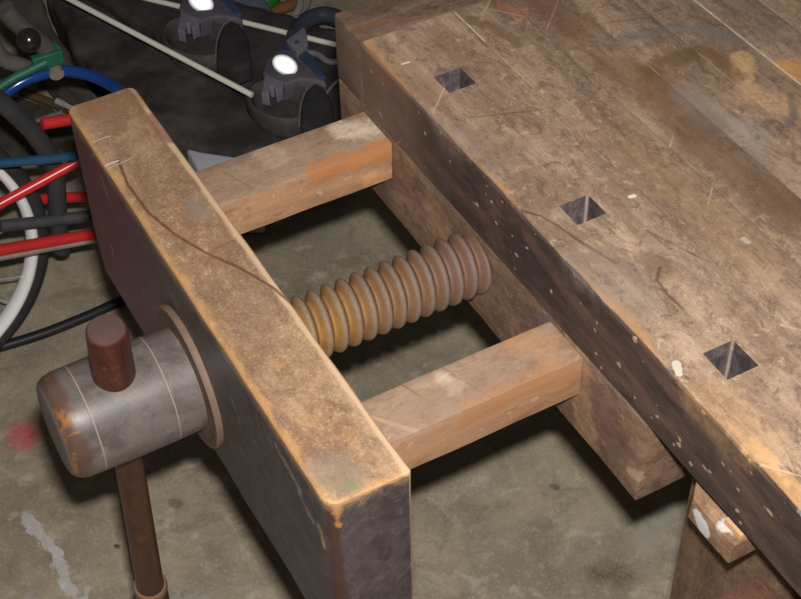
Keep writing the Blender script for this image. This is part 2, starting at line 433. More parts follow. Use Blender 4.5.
    # paler rubbed streaks beside the near corner
    F3 = lambda u, v: tuple(at(u, v, 0, X0))
    for a_, b_, wd, c_, am in ((F3(276, 445), F3(300, 490), .002, L(150, 140, 142), .6), (F3(300, 495), F3(312, 520), .0015, L(160, 146, 140), .6), (F3(320, 530), F3(324, 545), .002, L(190, 150, 110), .8), (F3(232, 400), F3(240, 425), .001, L(140, 130, 130), .5)):
        d = n.seg(a_, b_)+(wob-.5)*.012
        dk = n.mix(n.ss(d, wd, wd+.004, am, 0)*n.ss(dm, .38, .55), dk, c_)
    # red-brown near corner arris
    cr = Vector((X0+.002, YN+.002, 0)); dxy = n.seg((X0+.003, YN+.002, ZJ-.012), (X0+.003, YN+.002, ZJB))
    dk = n.mix(n.ss(dxy+(w-.5)*.008, .004, .009, .8, 0), dk, L(70, 42, 38))
    dk = n.mix(n.ss(n.seg((X0+.006, YN, ZJ-.002), (X0+.007, YN, ZJ-.028))+(w-.5)*.02, .001, .005, .7, 0), dk, L(186, 136, 86))
    dk = n.mix(n.ss(z+(w-.5)*.03, ZJ-.016, ZJ-.006, 0, .35), dk, L(180, 140, 100))
    # inner face is bare
    inner = n.ss(x, X1-.003, X1-.001)
    dk = n.mix(inner, dk, L(190, 158, 124))
    col = n.mix(side, col, dk)
    n.bump(g*.5+fine*.4+w*.3, .35, .001)
    return n.out(col, n.ss(side, 0, 1, .62, .42), .35)
M_jaw = jaw_mat()

def screw_mat():
    n = NT('wooden_screw'); x, y, z = n.xyz()
    r = n.math('SQRT', (y-YS)*(y-YS)+(z-ZA)*(z-ZA))
    w = n.noise(40, 5, .7, .3); w2 = n.noise((14, 14, 14), 3, .6)
    t = x+(w2-.5)*.12
    mid = n.mix(n.ss(t, -.20, -.02), L(158, 118, 64), L(120, 94, 78))
    col = n.mix(n.ss(w, .4, .65)*.45, mid, L(124, 86, 62))
    crest = n.ss(r+(w-.5)*.004, .0300, .0328)
    col = n.mix(crest*.75, col, n.mix(n.ss(t, -.2, 0), L(134, 120, 106), L(122, 106, 98)))
    fine = n.noise(500, 3, .8); col = n.mix(n.ss(fine, .35, .7, .25, 0), col, L(50, 38, 30))
    st = n.noise((30, 30, 300), 3, .7, .3); col = n.mix(n.ss(st, .55, .75)*.3, col, L(92, 64, 48))
    n.bump(fine*.5+st*.5, .3, .001)
    return n.out(col, .62, .25)
def hub_mat():
    n = NT('turned_hub_wood'); x, y, z = n.xyz()
    k = n.noise((18, 30, 30), 6, .65, .4, (1, 1, 1)); col = n.mix(n.ss(k, .36, .64), L(104, 96, 92), L(82, 75, 72))
    s_ = n.noise((25, 160, 160), 4, .6, .3); col = n.mix(n.ss(s_, .5, .75)*.35, col, L(84, 74, 74))
    fine = n.noise(420, 3, .8); col = n.mix(n.ss(fine, .55, .8, 0, .3), col, L(160, 152, 146))
    hm = n.noise(60, 5, .8, .6, (3, 3, 1)); col = n.mix(n.ss(hm, .5, .7)*.5, col, L(70, 62, 60)); col = n.mix(n.ss(hm, .44, .3)*.4, col, L(136, 126, 120))
    w = n.noise(45, 5, .65, .3)
    worn = n.ss(x+(w-.5)*.022, -.4225, -.4125, 1, 0)
    wc = n.mix(n.ss(w, .5, .62), L(84, 56, 44), L(150, 96, 44))
    face = n.ss(x+(w-.5)*.004, -.4335, -.4315, 1, 0)
    col = n.mix(worn*.75, col, wc); col = n.mix(face*.9, col, L(112, 102, 104))
    for gx in (-.4050, -.3342):
        col = n.mix(n.ss((x-gx).abs(), .0003, .0010, .7, 0), col, L(160, 146, 130))
    for q, rr, c_, am in (((-.352, YS-.03, ZA+.022), .008, L(74, 62, 62), .6), ((-.40, YS-.042, ZA+.004), .002, L(196, 196, 200), .8), ((-.35, YS-.04, ZA+.004), .007, L(70, 58, 56), .5)):
        col = n.mix(n.ss(n.seg(q, (q[0]+.008, q[1], q[2]))+(w-.5)*.012, rr*.5, rr, am, 0), col, c_)
    n.bump(s_*.4+fine*.3, .25, .001)
    return n.out(col, .42, .4)
def handle_mat():
    n = NT('handle_wood'); k = n.noise((60, 60, 14), 6, .7, .4)
    col = n.mix(n.ss(k, .35, .65), L(84, 42, 29), L(56, 28, 22))
    col = n.mix(n.ss(n.noise((200, 200, 12), 3, .6), .55, .75)*.6, col, L(44, 24, 22))
    g = n.noise(30, 5, .7, .3, (3, 3, 3)); col = n.mix(n.ss(g, .56, .68)*.6, col, L(116, 64, 40))
    x, y, z = n.xyz(); top = n.ss(z+(g-.5)*.004, ZA+.1075, ZA+.1105); col = n.mix(top*.7, col, L(84, 70, 68))
    n.bump(k, .2, .001); return n.out(col, .38, .5)
def collar_mat():
    n = NT('collar_wood'); x, y, z = n.xyz(); k = n.noise(40, 5, .7, .3)
    r = n.math('SQRT', (y-YS)*(y-YS)+(z-ZA)*(z-ZA))
    col = n.mix(n.ss(k, .35, .65), L(112, 91, 78), L(90, 72, 63))
    col = n.mix(n.ss((r-.0615).abs()+(k-.5)*.003, .0008, .002, .7, 0), col, L(84, 58, 48))
    col = n.mix(n.ss(r, .0665, .069)*.6, col, L(120, 98, 84))
    return n.out(col, .55)
def floor_mat():
    n = NT('concrete'); x, y, z = n.xyz()
    k = n.noise(5, 7, .68, .4); col = n.mix(n.ss(k, .38, .62), L(178, 166, 141), L(150, 139, 119))
    k2 = n.noise(14, 7, .72, .6, (3, 3, 3)); col = n.mix(n.ss(k2, .48, .66)*.65, col, L(134, 122, 102))
    k4 = n.noise(26, 6, .7, .4, (7, 3, 3)); col = n.mix(n.ss(k4, .52, .7)*.4, col, L(218, 210, 190))
    k3 = n.noise(230, 3, .7, 0, (1, 1, 1)); col = n.mix(n.ss(k3, .5, .8, 0, .4), col, L(225, 218, 200)); col = n.mix(n.ss(k3, .2, .45, .35, 0), col, L(124, 116, 102))
    Pf = lambda u, v: tuple(at(u, v, 2, FL))
    wob = n.noise(45, 5, .72, .3); wb = n.noise(14, 4, .6, .3)
    for pts, wd, soft, c_, am, wa in (
        ([Pf(24, 512), Pf(42, 540), Pf(58, 556), Pf(64, 582), Pf(80, 606)], .006, .003, L(215, 216, 222), .85, .06),
        ([Pf(88, 590), Pf(84, 605)], .003, .004, L(210, 212, 216), .8, .04),
        ([Pf(30, 600), Pf(50, 606)], .004, .003, L(170, 174, 180), .8, .04),
        ([Pf(175, 600), Pf(206, 604)], .007, .004, L(170, 170, 176), .7, .05),
        ([Pf(0, 538), Pf(5, 545)], .003, .003, L(160, 160, 156), .6, .03),
        ([Pf(22, 433), Pf(26, 437)], (.004), .035, L(214, 58, 82), 1, .03),
        ([Pf(174, 503), Pf(177, 504)], .004, .008, L(62, 58, 52), .75, .012),
        ([Pf(116, 546), Pf(118, 547)], .002, .003, L(40, 38, 36), .9, .004),
        ([Pf(85, 562), Pf(88, 565)], .006, .012, L(150, 148, 142), .6, .02),
        ([Pf(600, 572), Pf(618, 576)], .008, .02, L(70, 67, 58), .6, .03),
        ([Pf(645, 540), Pf(675, 520), Pf(680, 545)], .008, .03, L(168, 166, 156), .6, .05),
        ([Pf(552, 486), Pf(556, 488)], .003, .004, L(66, 62, 54), .7, .006),
        ([Pf(335, 250), Pf(355, 246)], .008, .02, L(160, 156, 140), .5, .03),
        ([Pf(548, 565), Pf(600, 520)], .0006, .002, L(168, 166, 156), .5, .005),
    ):
        d = n.poly(pts)+(wob-.5)*wa+(wb-.5)*wa*.4
        mk = n.ss(d, wd, wd+soft, am, 0)*n.ss(k4+k3*.5, .5, .8, 1.15, .55)
        col = n.mix(mk, col, c_)
    n.bump(k3*.5+k2, .25, .002)
    return n.out(col, .75, .25)

# ================================================================ floor
bm = bmesh.new(); bmesh.ops.create_grid(bm, x_segments=2, y_segments=2, size=3.5)
bmesh.ops.translate(bm, verts=bm.verts, vec=(.5, .8, FL))
fl = from_bm('floor', bm, floor_mat()); fl['kind'] = 'structure'

# ================================================================ workbench
YB = -1.5                     # far along, beyond the frame
bench = thing('workbench', 'old laminated wooden workbench with worn top, square dog holes and dark front edge', 'workbench', (.3, -.7, FL))
# front board with the row of square dog holes
def front_board():
    HW = [(.0345, .0655)]
    holes = [(-.1195, -.0885), (-.3430, -.3135), (-.5560, -.5230), (-.775, -.744), (-.995, -.964), (-1.215, -1.184)]
    xs = [0, .0025, .012, .0345, .0655, .088, .1085]
    ys = {0.0, YB}
    for a, b in holes: ys |= {a, b}
    y = 0
    while y > YB: ys.add(round(y, 4)); y -= .03
    ys = sorted(ys)
    # drop grid lines falling too near a hole edge
    hs = {v for h in holes for v in h}
    ys = [v for v in ys if v in hs or v in (0.0, YB) or all(abs(v-h) > .008 for h in hs) and not any(a < v < b for a, b in holes)]
    zs = [ZS, ZS*.66, ZS*.33, -.0025, 0]
    bm = bmesh.new(); vs = {}
    def v(i, j, z):
        key = (i, j, z)
        if key not in vs: vs[key] = bm.verts.new((xs[i], ys[j], z))
        return vs[key]
    inh = lambda i, j: xs[i] >= .0345 and xs[i+1] <= .0655 and any(ys[j] >= a-1e-6 and ys[j+1] <= b+1e-6 for a, b in holes)
    hf = []
    for i in range(len(xs)-1):
        for j in range(len(ys)-1):
            if inh(i, j):
                for z1, z0 in zip(zs[1:], zs[:-1]):
                    for q in (((i, j), (i+1, j)), ((i+1, j), (i+1, j+1)), ((i+1, j+1), (i, j+1)), ((i, j+1), (i, j))):
                        hf.append(bm.faces.new((v(*q[0], z1), v(*q[1], z1), v(*q[1], z0), v(*q[0], z0))))
            else:
                for z in (0, ZS): bm.faces.new((v(i, j, z), v(i+1, j, z), v(i+1, j+1, z), v(i, j+1, z)))
    for z1, z0 in zip(zs[1:], zs[:-1]):
        for i in (0, len(xs)-1):
            for j in range(len(ys)-1): bm.faces.new((v(i, j, z0), v(i, j+1, z0), v(i, j+1, z1), v(i, j, z1)))
        for j in (0, len(ys)-1):
            for i in range(len(xs)-1): bm.faces.new((v(i, j, z0), v(i+1, j, z0), v(i+1, j, z1), v(i, j, z1)))
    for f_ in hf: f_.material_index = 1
    bmesh.ops.recalc_face_normals(bm, faces=bm.faces)
    # wear the front arris
    for w in bm.verts:
        if w.co.x < .001 and w.co.z > -.001:
            w.co.x += .0022+.0022*mn.noise(Vector((3, w.co.y*40, 1))); w.co.z -= .0010
        elif w.co.x < .001 and w.co.z > -.004:
            w.co.z -= .0012+.003*abs(mn.noise(Vector((7, w.co.y*30, 1))))
    rough_up(bm, .0007, 30, 2)
    me = bpy.data.meshes.new('front_board'); bm.to_mesh(me); bm.free()
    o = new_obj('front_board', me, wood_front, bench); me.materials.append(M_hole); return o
front_board()
xs = [.1092, .170, .2275, .283, .337, .395, .452, .51, .57, .65]
for k, (a, b) in enumerate(zip(xs[:-1], xs[1:])):
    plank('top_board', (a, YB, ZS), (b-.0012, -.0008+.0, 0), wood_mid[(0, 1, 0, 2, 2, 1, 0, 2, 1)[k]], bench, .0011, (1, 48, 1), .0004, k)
cap = plank('end_cap', (0, .0008, ZS-.0), (.65, YC, 0), wood_cap, bench, .003, (20, 1, 2), .0008, 4)
cap['label'] = 'end cap board across the grain at the far end of the top'
plank('apron_board', (.0006, YE, ZBB), (.055, YC-.001, ZS-.0012), wood_nut, bench, .0018, (1, 18, 3), .0007, 5)

# paint-daubed block on the bench below the front edge
M_block = wood('block_wood', 1, L(166, 134, 104), L(140, 110, 86), L(100, 72, 56), 9, [
    ([(-.004, -.588, -.118), (-.004, -.60, -.122)], .005, .003, L(206, 204, 206), .85, .014),
    ([(.004, -.612, -.106), (.012, -.618, -.106)], .004, .004, L(206, 200, 196), .8, .012),
    ([(.02, -.572, -.106), (.022, -.59, -.106)], .001, .003, L(196, 188, 180), .5, .01)], .3, .3, .5)
M_saw = plain('fresh_sawn_wood', L(206, 164, 124), .6, var=.15, scale=90)
def block():
    zt, zb = -.106, -.130
    P = [(.036, -.535), (.026, -.553), (.008, -.566), (-.002, -.577), (-.003, -.60), (-.003, -.632), (.06, -.632), (.06, -.535)]
    bm = bmesh.new()
    lo = [bm.verts.new((x, y, zb)) for x, y in P]; hi = [bm.verts.new((x+.002, y, zt)) for x, y in P]
    bm.faces.new(lo); bm.faces.new(hi); n_ = len(P)
    for i in range(n_): bm.faces.new((lo[i], lo[(i+1) % n_], hi[(i+1) % n_], hi[i]))
    bmesh.ops.recalc_face_normals(bm, faces=bm.faces); bevel(bm, .0018, 2, 20); rough_up(bm, .001, 60, 3)
    return from_bm('runner_block', bm, M_block, bench, True, 30)
blk = block(); blk['label'] = 'small split block with white paint under the front edge'
# sawn notch of the block, a paler step on its near end
bm = box_bm((.006, -.6305, -.1075), (.058, -.6095, -.0995), (1, 1, 0)); bevel(bm, .0012); rough_up(bm, .0006, 60, 8)
sn = from_bm('sawn_step', bm, M_saw, blk, True, 30); sn['label'] = 'freshly sawn pale step'

wood_leg = wood('leg_wood', 2, L(142, 112, 90), L(120, 94, 76), L(80, 62, 50), 10, (), .2, .4, .6, blotch=7)
wood_rail = wood('rail_wood', 1, L(136, 92, 74), L(114, 78, 64), L(76, 54, 46), 11, (), .1, .3, .5)
for x in (.06, .52):
    for y0, y1 in ((-.65, -.511), (-1.44, -1.32)):
        plank('leg', (x, y0, FL+.001), (x+.09, y1, ZBB+.055 if x < .1 else ZS-.001), wood_leg, bench, .003, (1, 1, 12), .0008, x)
plank('bearer', (.06, -.65, ZBB+.056), (.61, -.511, ZS-.001), wood_leg, bench, .002, (6, 1, 1), .0005, 3)
plank('bearer', (.06, -1.44, ZBB+.056), (.61, -1.32, ZS-.001), wood_leg, bench, .002, (6, 1, 1), .0005, 4)
plank('stretcher', (.0, -1.45, -.275), (.0585, -.614, -.214), wood_rail, bench, .003, (1, 12, 1), .0008, 6)
plank('stretcher', (.1, -1.31, -.66), (.14, -.66, -.58), wood_rail, bench, .003, (1, 12, 1), .0008, 7)

# ================================================================ vise
vise = thing('bench_vise', 'wooden face vise with long thick jaw opened away from the bench', 'vise', (X0+.035, YS, ZJB))
bm = box_bm((X0, YN, ZJB), (X1, YF, ZJ), (3, 26, 8))
eps = 1e-5
vert = lambda e: abs((e.verts[0].co-e.verts[1].co).normalized().z) > .9
cor = [e for e in bm.edges if vert(e) and len(e.link_faces) == 2 and e.calc_face_angle(0) > .5]
near_left = [e for e in cor if e.verts[0].co.x < X0+eps and e.verts[0].co.y < YN+eps]
oth = [e for e in cor if e not in near_left and not (e.verts[0].co.x > X1-eps and e.verts[0].co.y < YN+eps)]
bmesh.ops.bevel(bm, geom=near_left, offset=.012, segments=4, profile=.5, affect='EDGES')
bmesh.ops.bevel(bm, geom=[e for e in oth if e.is_valid], offset=.009, segments=3, profile=.5, affect='EDGES')
bevel(bm, .0038, 3, 35)
# small chamfer on the far bottom corner
for v in bm.verts:
    if v.co.z < ZJB+.03 and v.co.y > YF-.03:
        k = max(0, 1-(v.co.z-ZJB)/.03); v.co.y -= .012*k
rough_up(bm, .0008, 22, 1)
jaw = from_bm('jaw', bm, M_jaw, vise, True, 35); jaw['label'] = 'thick jaw, tan worn top, dark grey sides, maroon at the far end'

for y0, y1, m, s in ((-.0624, -.0014, M_bar1, 1), (-.4141, -.3608, M_bar2, 2)):
    plank('guide_bar', (X1-.001, y0, ZB2), (-.0004, y1, ZB), m, vise, .0016, (9, 2, 2), .0007, s)

# threaded wooden screw
def screw():
    pitch = .01565; NS = 14; xa, xb = X1-.001, -.0005; n_ = int((xb-xa)/pitch*NS); seg = 72
    bm = bmesh.new(); rings = []
    for i in range(n_+1):
        x = xa+(xb-xa)*i/n_; ring = []
        for k in range(seg):
            t = 2*math.pi*k/seg
            ph = (x/pitch - k/seg + .35) % 1.0
            s_ = max(0, (abs(math.sin(math.pi*ph))-.22)/.78)
            r = .0243+.0088*min(1.0, s_**1.1*1.04)
            r += .00035*mn.noise(Vector((x*90, math.cos(t)*3, math.sin(t)*3)))
            ring.append(bm.verts.new((x, YS+r*math.sin(t), ZA+r*math.cos(t))))
        rings.append(ring)
    for q, p in zip(rings[:-1], rings[1:]):
        for k in range(seg): bm.faces.new((q[k], q[(k+1) % seg], p[(k+1) % seg], p[k]))
    bm.faces.new(rings[0]); bm.faces.new(rings[-1])
    return from_bm('screw', bm, screw_mat(), vise, True, 60)
sc = screw(); sc['label'] = 'thick threaded wooden screw, ochre near the jaw'

lathe('collar', [(0, .0645), (0, .0705), (.0045, .0708), (.0065, .0695), (.0065, .0505), (.0065, .04)], (X0+.0005, YS, ZA), (-1, 0, 0), collar_mat(), vise, 96)
# turned hub with two scribed lines
pf = []
xe = -.4425
pf = [(0, .0495), (.0262, .0502), (.0266, .0497), (.0272, .0497), (.0276, .0503), (.06, .0506), (.0975, .0503), (.0979, .0497), (.0985, .0497), (.0989, .0502), (.112, .0498), (.1185, .0482), (.1232, .0455), (.1258, .042), (.1268, .038), (.1272, .02), (.1274, .004)]
hub = lathe('hub', pf, (X0-.0055, YS, ZA), (-1, 0, 0), hub_mat(), vise, 96, sharp=50)
hub['label'] = 'turned grey-brown wooden hub with scribed lines and worn rim'
th = math.radians(8.5); hd = Vector((0, math.sin(th), -math.cos(th))); HX = -.372
ho = Vector((HX, YS, ZA)); MH = handle_mat()
hb = lathe('handle', [(-.030, .0135), (.04, .0135), (.09, .0135), (.15, .0140), (.21, .0142), (.35, .0150), (.365, .0150)], ho, hd, MH, vise, 40)
lathe('handle_knob', [(-.114, .0135), (-.1135, .0155), (-.111, .0172), (-.108, .0178), (-.05, .0192), (-.03, .0192)], ho, hd, MH, hb, 48)
lathe('ferrule', [(.349, .0150), (.349, .0176), (.351, .0184), (.358, .0184), (.360, .0176), (.360, .0150)], ho, hd, plain('ferrule_wood', L(128, 96, 76), .5), hb, 48)
lathe('end_knob', [(.360, .0160), (.366, .0175), (.41, .0190), (.417, .0180), (.42, .012)], ho, hd, MH, hb, 48)

# ================================================================ things on the floor behind
M_black = plain('black_fabric', L(92, 86, 83), .85, var=.4, scale=12, spec=.2, col2=L(60, 56, 55))
M_black2 = plain('charcoal_fabric', L(100, 94, 88), .85, var=.3, scale=9, spec=.2)
M_white = plain('white_rod', L(250, 246, 232), .5, var=.05)
M_rub = plain('dark_rubber', L(92, 89, 88), .8, var=.35, scale=40, spec=.3)
M_rub2 = plain('inner_rubber', L(80, 77, 73), .85, var=.3, scale=60)
M_blue = plain('faded_blue_cloth', L(66, 78, 112), .75, var=.25)
M_grey = plain('grey_plastic', L(134, 132, 142), .5, var=.15)
M_refl = NT('reflector'); M_refl = M_refl.out((.95, .95, .97), .5, 1.0, .85)
M_brass = plain('brass', L(170, 130, 70), .4, .8)

# black bags lying on the floor
P2 = lambda u, v, z: tuple(at(u, v, 2, z))[:2]
TXB = bpy.data.textures.new('cloth_folds', 'CLOUDS'); TXB.noise_scale = .09
def bag(name, label, cat, px, zt, mat, bw=.03, z0=FL+.002, amp=.012, group=None):
    o = prism(name, [P2(u, v, zt) for u, v in px], z0, zt, mat, None, bw, 0)
    m = o.modifiers.new('r', 'REMESH'); m.mode = 'VOXEL'; m.voxel_size = .008; m.use_smooth_shade = True
    m = o.modifiers.new('s', 'SMOOTH'); m.iterations = 10; m.factor = .6
    m = o.modifiers.new('d', 'DISPLACE'); m.texture = TXB; m.strength = .016; m.mid_level = .9; m.texture_coords = 'GLOBAL'
    return tag(o, label, cat, group)
ZG = -.73
bag('sports_bag', 'long black sports bag lying on the floor behind the vise jaw', 'bag',
    [(38, -16), (78, -16), (162, 36), (252, 92), (345, 128), (345, 146), (238, 152), (200, 147), (182, 143), (110, 96), (70, 45)], ZG, M_black, .022)
bag('equipment_bag', 'black bag between the two white rods, carrying the farther shoe', 'bag',
    [(70, -22), (150, -22), (250, -2), (345, 26), (345, 124), (256, 88), (162, 38)], ZG-.002, plain('black_nylon', L(80, 74, 74), .8, var=.4, scale=14, spec=.25), .012)
bag('floor_mat', 'dark grey padded mat beside the blue bicycle tube', 'mat',
    [(-20, -24), (36, -24), (70, 46), (104, 96), (62, 76), (30, 50)], ZG+.0, M_black2, .02)

o = prism('dark_tarp', [P2(u, v, FL+.012) for u, v in ((-60, 100), (20, 96), (52, 108), (90, 136), (118, 160), (60, 150), (-60, 170))], FL+.001, FL+.012, plain('dark_tarp_cloth', L(88, 80, 70), .8, var=.4, scale=25), None, .004, .003); tag(o, 'dull brown folded tarp on the floor under the blue bicycle', 'tarp')
# white rods lying across the bags
def rod(label, a, b, za, zb):
    A = at(a[0], a[1], 2, za); B = at(b[0], b[1], 2, zb)
    return tag(tube('white_rod', [A+(B-A)*k/12 for k in range(13)], .0052, M_white), label, 'rod', 'white rods on the bags')
rod('white rod lying across the long black bag, ending at the nearer shoe', (52, -10), (252, 95), ZG+.10, ZG+.053)
rod('white rod behind the shoes, running towards the bench end', (120, -8), (345, 47), ZG+.006, ZG+.006)

# shoes, seen from above: opening, heel plate with reflector, tongue tab, side bumper
def shoe(du, dv, label):
    zt = ZG+.045; O = lambda u, v, z=zt: at(u+du, v+dv, 2, z)
    c = O(281, 99); base = Vector((c.x, c.y, ZG))
    t = thing('sports_shoe', label, 'shoe', base, 'pair of sports shoes on the bags')
    ex = O(303, 114)-O(259, 84); ex.z = 0; hx = ex.length/2; ux = ex.normalized(); uy = Vector((-ux.y, ux.x, 0))
    def ring(bm, w, h, z, sh=0.0, seg=48, skew=0.0):
        return [bm.verts.new(c+Vector((0, 0, z-zt))+ux*(w*math.cos(2*math.pi*k/seg)+sh)+uy*(h*math.sin(2*math.pi*k/seg)+skew)) for k in range(seg)]
    bm = bmesh.new()
    prof = [(1.05, .95, ZG+.001, -.003), (1.2, 1.05, ZG+.012, -.006), (1.22, 1.08, zt-.012, -.004), (1.16, 1.08, zt-.001, -.002), (1.08, 1.04, zt+.002, 0), (1.0, .97, zt-.002, 0), (.95, .92, zt-.014, 0), (.9, .86, zt-.035, 0)]
    rs = [ring(bm, hx*a, hx*.78*b, z, s) for a, b, z, s in prof]
    for q, p in zip(rs[:-1], rs[1:]):
        for k in range(48): bm.faces.new((q[k], q[(k+1) % 48], p[(k+1) % 48], p[k]))
    bm.faces.new(rs[0])
    from_bm('shoe_body', bm, M_rub, t, True, 60)
    bm = bmesh.new(); r1 = ring(bm, hx*.93, hx*.7, zt-.033); bm.faces.new(r1)
    r2 = ring(bm, hx*.93, hx*.7, zt-.040); bm.faces.new(r2)
    for k in range(48): bm.faces.new((r1[k], r1[(k+1) % 48], r2[(k+1) % 48], r2[k]))
    from_bm('insole', bm, M_rub2, t, True, 40)
    # heel plate: curved shield standing on the far rim
    pw = lambda u, v, z: tuple(O(u, v, z))[:2]
    z1 = zt+.010
    prism('heel_plate', [pw(u, v, z1) for u, v in ((262, 72), (266, 60), (276, 50), (290, 46), (312, 60), (326, 82), (316, 80), (300, 78), (284, 84), (272, 80))], zt-.03, z1, plain('heel_grey', L(104, 100, 112), .6, var=.2), t, .006)
    prism('heel_trim', [pw(u, v, z1+.004) for u, v in ((279, 50), (284, 42), (296, 44), (314, 56), (326, 76), (320, 78), (308, 64), (294, 52))], zt-.02, z1+.004, M_blue, t, .003)
    prism('tongue_tab', [pw(u, v, z1+.003) for u, v in ((265, 74), (284, 82), (283, 88), (276, 92), (274, 86), (270, 86), (269, 95), (261, 93))], zt-.012, z1+.003, M_grey, t, .002)
    prism('pull_tab', [pw(u, v, z1+.014) for u, v in ((286, 40), (297, 32), (304, 26), (307, 34), (308, 44), (297, 52))], zt-.01, z1+.014, M_grey, t, .002)
    lathe('rivet', [(0, .004), (.003, .004), (.004, .002)], O(297, 43, z1+.014), (0, 0, 1), M_brass, t, 16)
    # reflector tilted to the viewer
    nrm = (CAM-O(285, 65)).normalized(); rr = 13.2/F*((O(285, 65)-CAM).dot(R2))
    lathe('heel_reflector', [(-.006, 1*rr), (.001, 1*rr), (.0016, .94*rr), (.002, .6*rr), (.0022, .05*rr)], O(285, 65, z1+.012), nrm, M_refl, t, 40, sx=.72, side=(R1*.9-R0*.45))
    prism('bumper', [pw(u, v, zt+.006) for u, v in ((300, 124), (301, 102), (306, 90), (314, 82), (324, 86), (332, 100), (336, 126), (318, 132))], ZG+.01, zt+.006, plain('bumper_rubber', L(60, 58, 58), .8, var=.3), t, .009)
    tube('bumper_piping', [O(299, 126, zt+.004), O(301, 104, zt+.006), O(307, 89, zt+.008), O(316, 82, zt+.008), O(326, 87, zt+.006)], .0018, plain('piping_grey', L(128, 124, 124), .7), t, 8, True)
    return t
shoe(0, 0, 'dark sports shoe nearest the bench corner, with bright oval heel reflector')
shoe(-84, -63, 'dark sports shoe at the top edge of the photo, behind the white rod')

# odds and ends beyond the shoes
Zq = -.79
o = prism('blue_grey_cloth', [P2(u, v, Zq) for u, v in ((212, -10), (262, -10), (272, 8), (288, 16), (262, 17), (236, 12), (218, 6))], FL+.002, Zq, plain('blue_grey_cotton', L(112, 120, 138), .8, var=.2), None, .008, .006); tag(o, 'blue-grey cloth bundle at the top edge beside a green ball', 'cloth')
lathe('green_ball', [(.03*(1-math.cos(a)), .03*math.sin(a)) for a in [math.pi*k/16 for k in range(17)]], at(266, -2, 2, FL+.03)-Vector((0, 0, .03)), (0, 0, 1), plain('green_paint', L(46, 128, 46), .4, var=.2), None, 32, False)
tag(bpy.data.objects['green_ball'], 'small bright green ball at the top edge of the photo', 'ball')
o = tube('orange_strap', [at(u, v, 2, FL+.022) for u, v in ((272, 14), (280, 9), (292, 4), (300, -6))], .012, plain('orange_web', L(150, 98, 58), .7), None, 12, True); tag(o, 'brownish orange strap end lying beyond the shoes', 'strap')
o = tube('white_hose', [at(u, v, 2, FL+.05) for u, v in ((290, 20), (296, 14), (300, 4), (299, -10))], .0075, plain('milky_plastic', L(168, 164, 162), .4, var=.1), None, 14, True); tag(o, 'short milky white hose beyond the nearer shoe', 'hose')
o = tube('grey_cable', [at(u, v, 2, FL+.06) for u, v in ((236, 18), (262, 20), (290, 17), (308, 8), (312, -8))], .0016, M_grey, None, 10, True); tag(o, 'thin grey cable curving beyond the nearer shoe', 'cable')
o = tube('inner_tube', [at(u, v, 2, ZG+.024) for u, v in ((294, 36), (303, 24), (320, 15), (338, 18), (352, 30))], .0155, plain('slate_rubber', L(66, 72, 88), .6, var=.25), None, 16, True); tag(o, 'slate blue rubber tube arching behind the bench end', 'tube')
o = tube('strap', [at(u, v, 2, FL+.13) for u, v in ((300, 52), (316, 54), (330, 62), (345, 60))], .006, M_grey, None, 10, True); tag(o, 'grey strap beside the nearer shoe at the bench end', 'strap')
o = tube('grey_strap', [at(u, v, 2, FL+.13) for u, v in ((326, 94), (334, 84), (345, 76))], .003, M_grey, None, 10, True); tag(o, 'thin grey strap end against the bench corner', 'strap')
o = prism('grey_plastic_crate', [P2(u, v, ZG+.01) for u, v in ((186, 147), (202, 151), (236, 156), (260, 160), (260, 182), (204, 182))], FL+.002, ZG+.01, plain('pale_grey_plastic', L(206, 208, 218), .5, var=.1), None, .008, 0); tag(o, 'pale grey plastic crate between the black bag and the far guide bar', 'crate')

# black cable on the floor
o = tube('floor_cable', [at(u, v, 2, FL+.009) for u, v in ((-40, 358), (0, 347), (45, 333), (90, 315), (125, 300), (180, 285))], .0085, plain('black_cable', L(40, 40, 42), .5, var=.3), None, 14, True)
tag(o, 'thick black cable on the concrete floor left of the vise', 'cable')

# ================================================================ bicycles
M_red = plain('red_enamel', L(212, 48, 50), .3, var=.2, scale=8, spec=.6)
M_steel = NT('bright_rim').out(L(220, 216, 226), .38, .5, .6)
M_band = plain('white_band', L(255, 255, 255), .35, var=.02, spec=.6)
M_tyre = plain('tyre_rubber', L(56, 54, 55), .75, var=.3)
M_dkp = plain('dark_paint', L(66, 66, 68), .45, var=.25)
YW = .585
red = thing('red_bicycle', 'red bicycle with bright rimmed wheel at the left edge', 'bicycle', at(-60, 300, 1, YW)*1)
red.location.z = FL
# wheel
rim_r, tyre_r = .25, .268
edge_pt = at(33, 212, 1, YW); cz = FL+tyre_r+.002
wc = Vector((edge_pt.x-rim_r, YW, cz))
red.location = (wc.x, YW, FL)
def torus(name, R_, r, mat, parent, flat=1.0, seg=128, rs=16):
    bm = bmesh.new(); rg = []
    for i in range(seg):
        a = 2*math.pi*i/seg; ring = []
        for k in range(rs):
            b = 2*math.pi*k/rs; q = R_+r*math.cos(b)
            ring.append(bm.verts.new((wc.x+q*math.cos(a), wc.y+r*flat*math.sin(b), wc.z+q*math.sin(a))))
        rg.append(ring)
    for i in range(seg):
        q, p = rg[i], rg[(i+1) % seg]
        for k in range(rs): bm.faces.new((q[k], q[(k+1) % rs], p[(k+1) % rs], p[k]))
    return from_bm(name, bm, mat, parent, True, 60)
ty = torus('tyre', tyre_r-.013, .013, M_tyre, red)
torus('rim', rim_r-.008, .009, M_band, red, 1.6)
lathe('wheel_hub', [(-.04, .02), (-.035, .028), (-.02, .014), (.02, .014), (.035, .028), (.04, .02)], wc, (0, 1, 0), M_steel, red, 24)
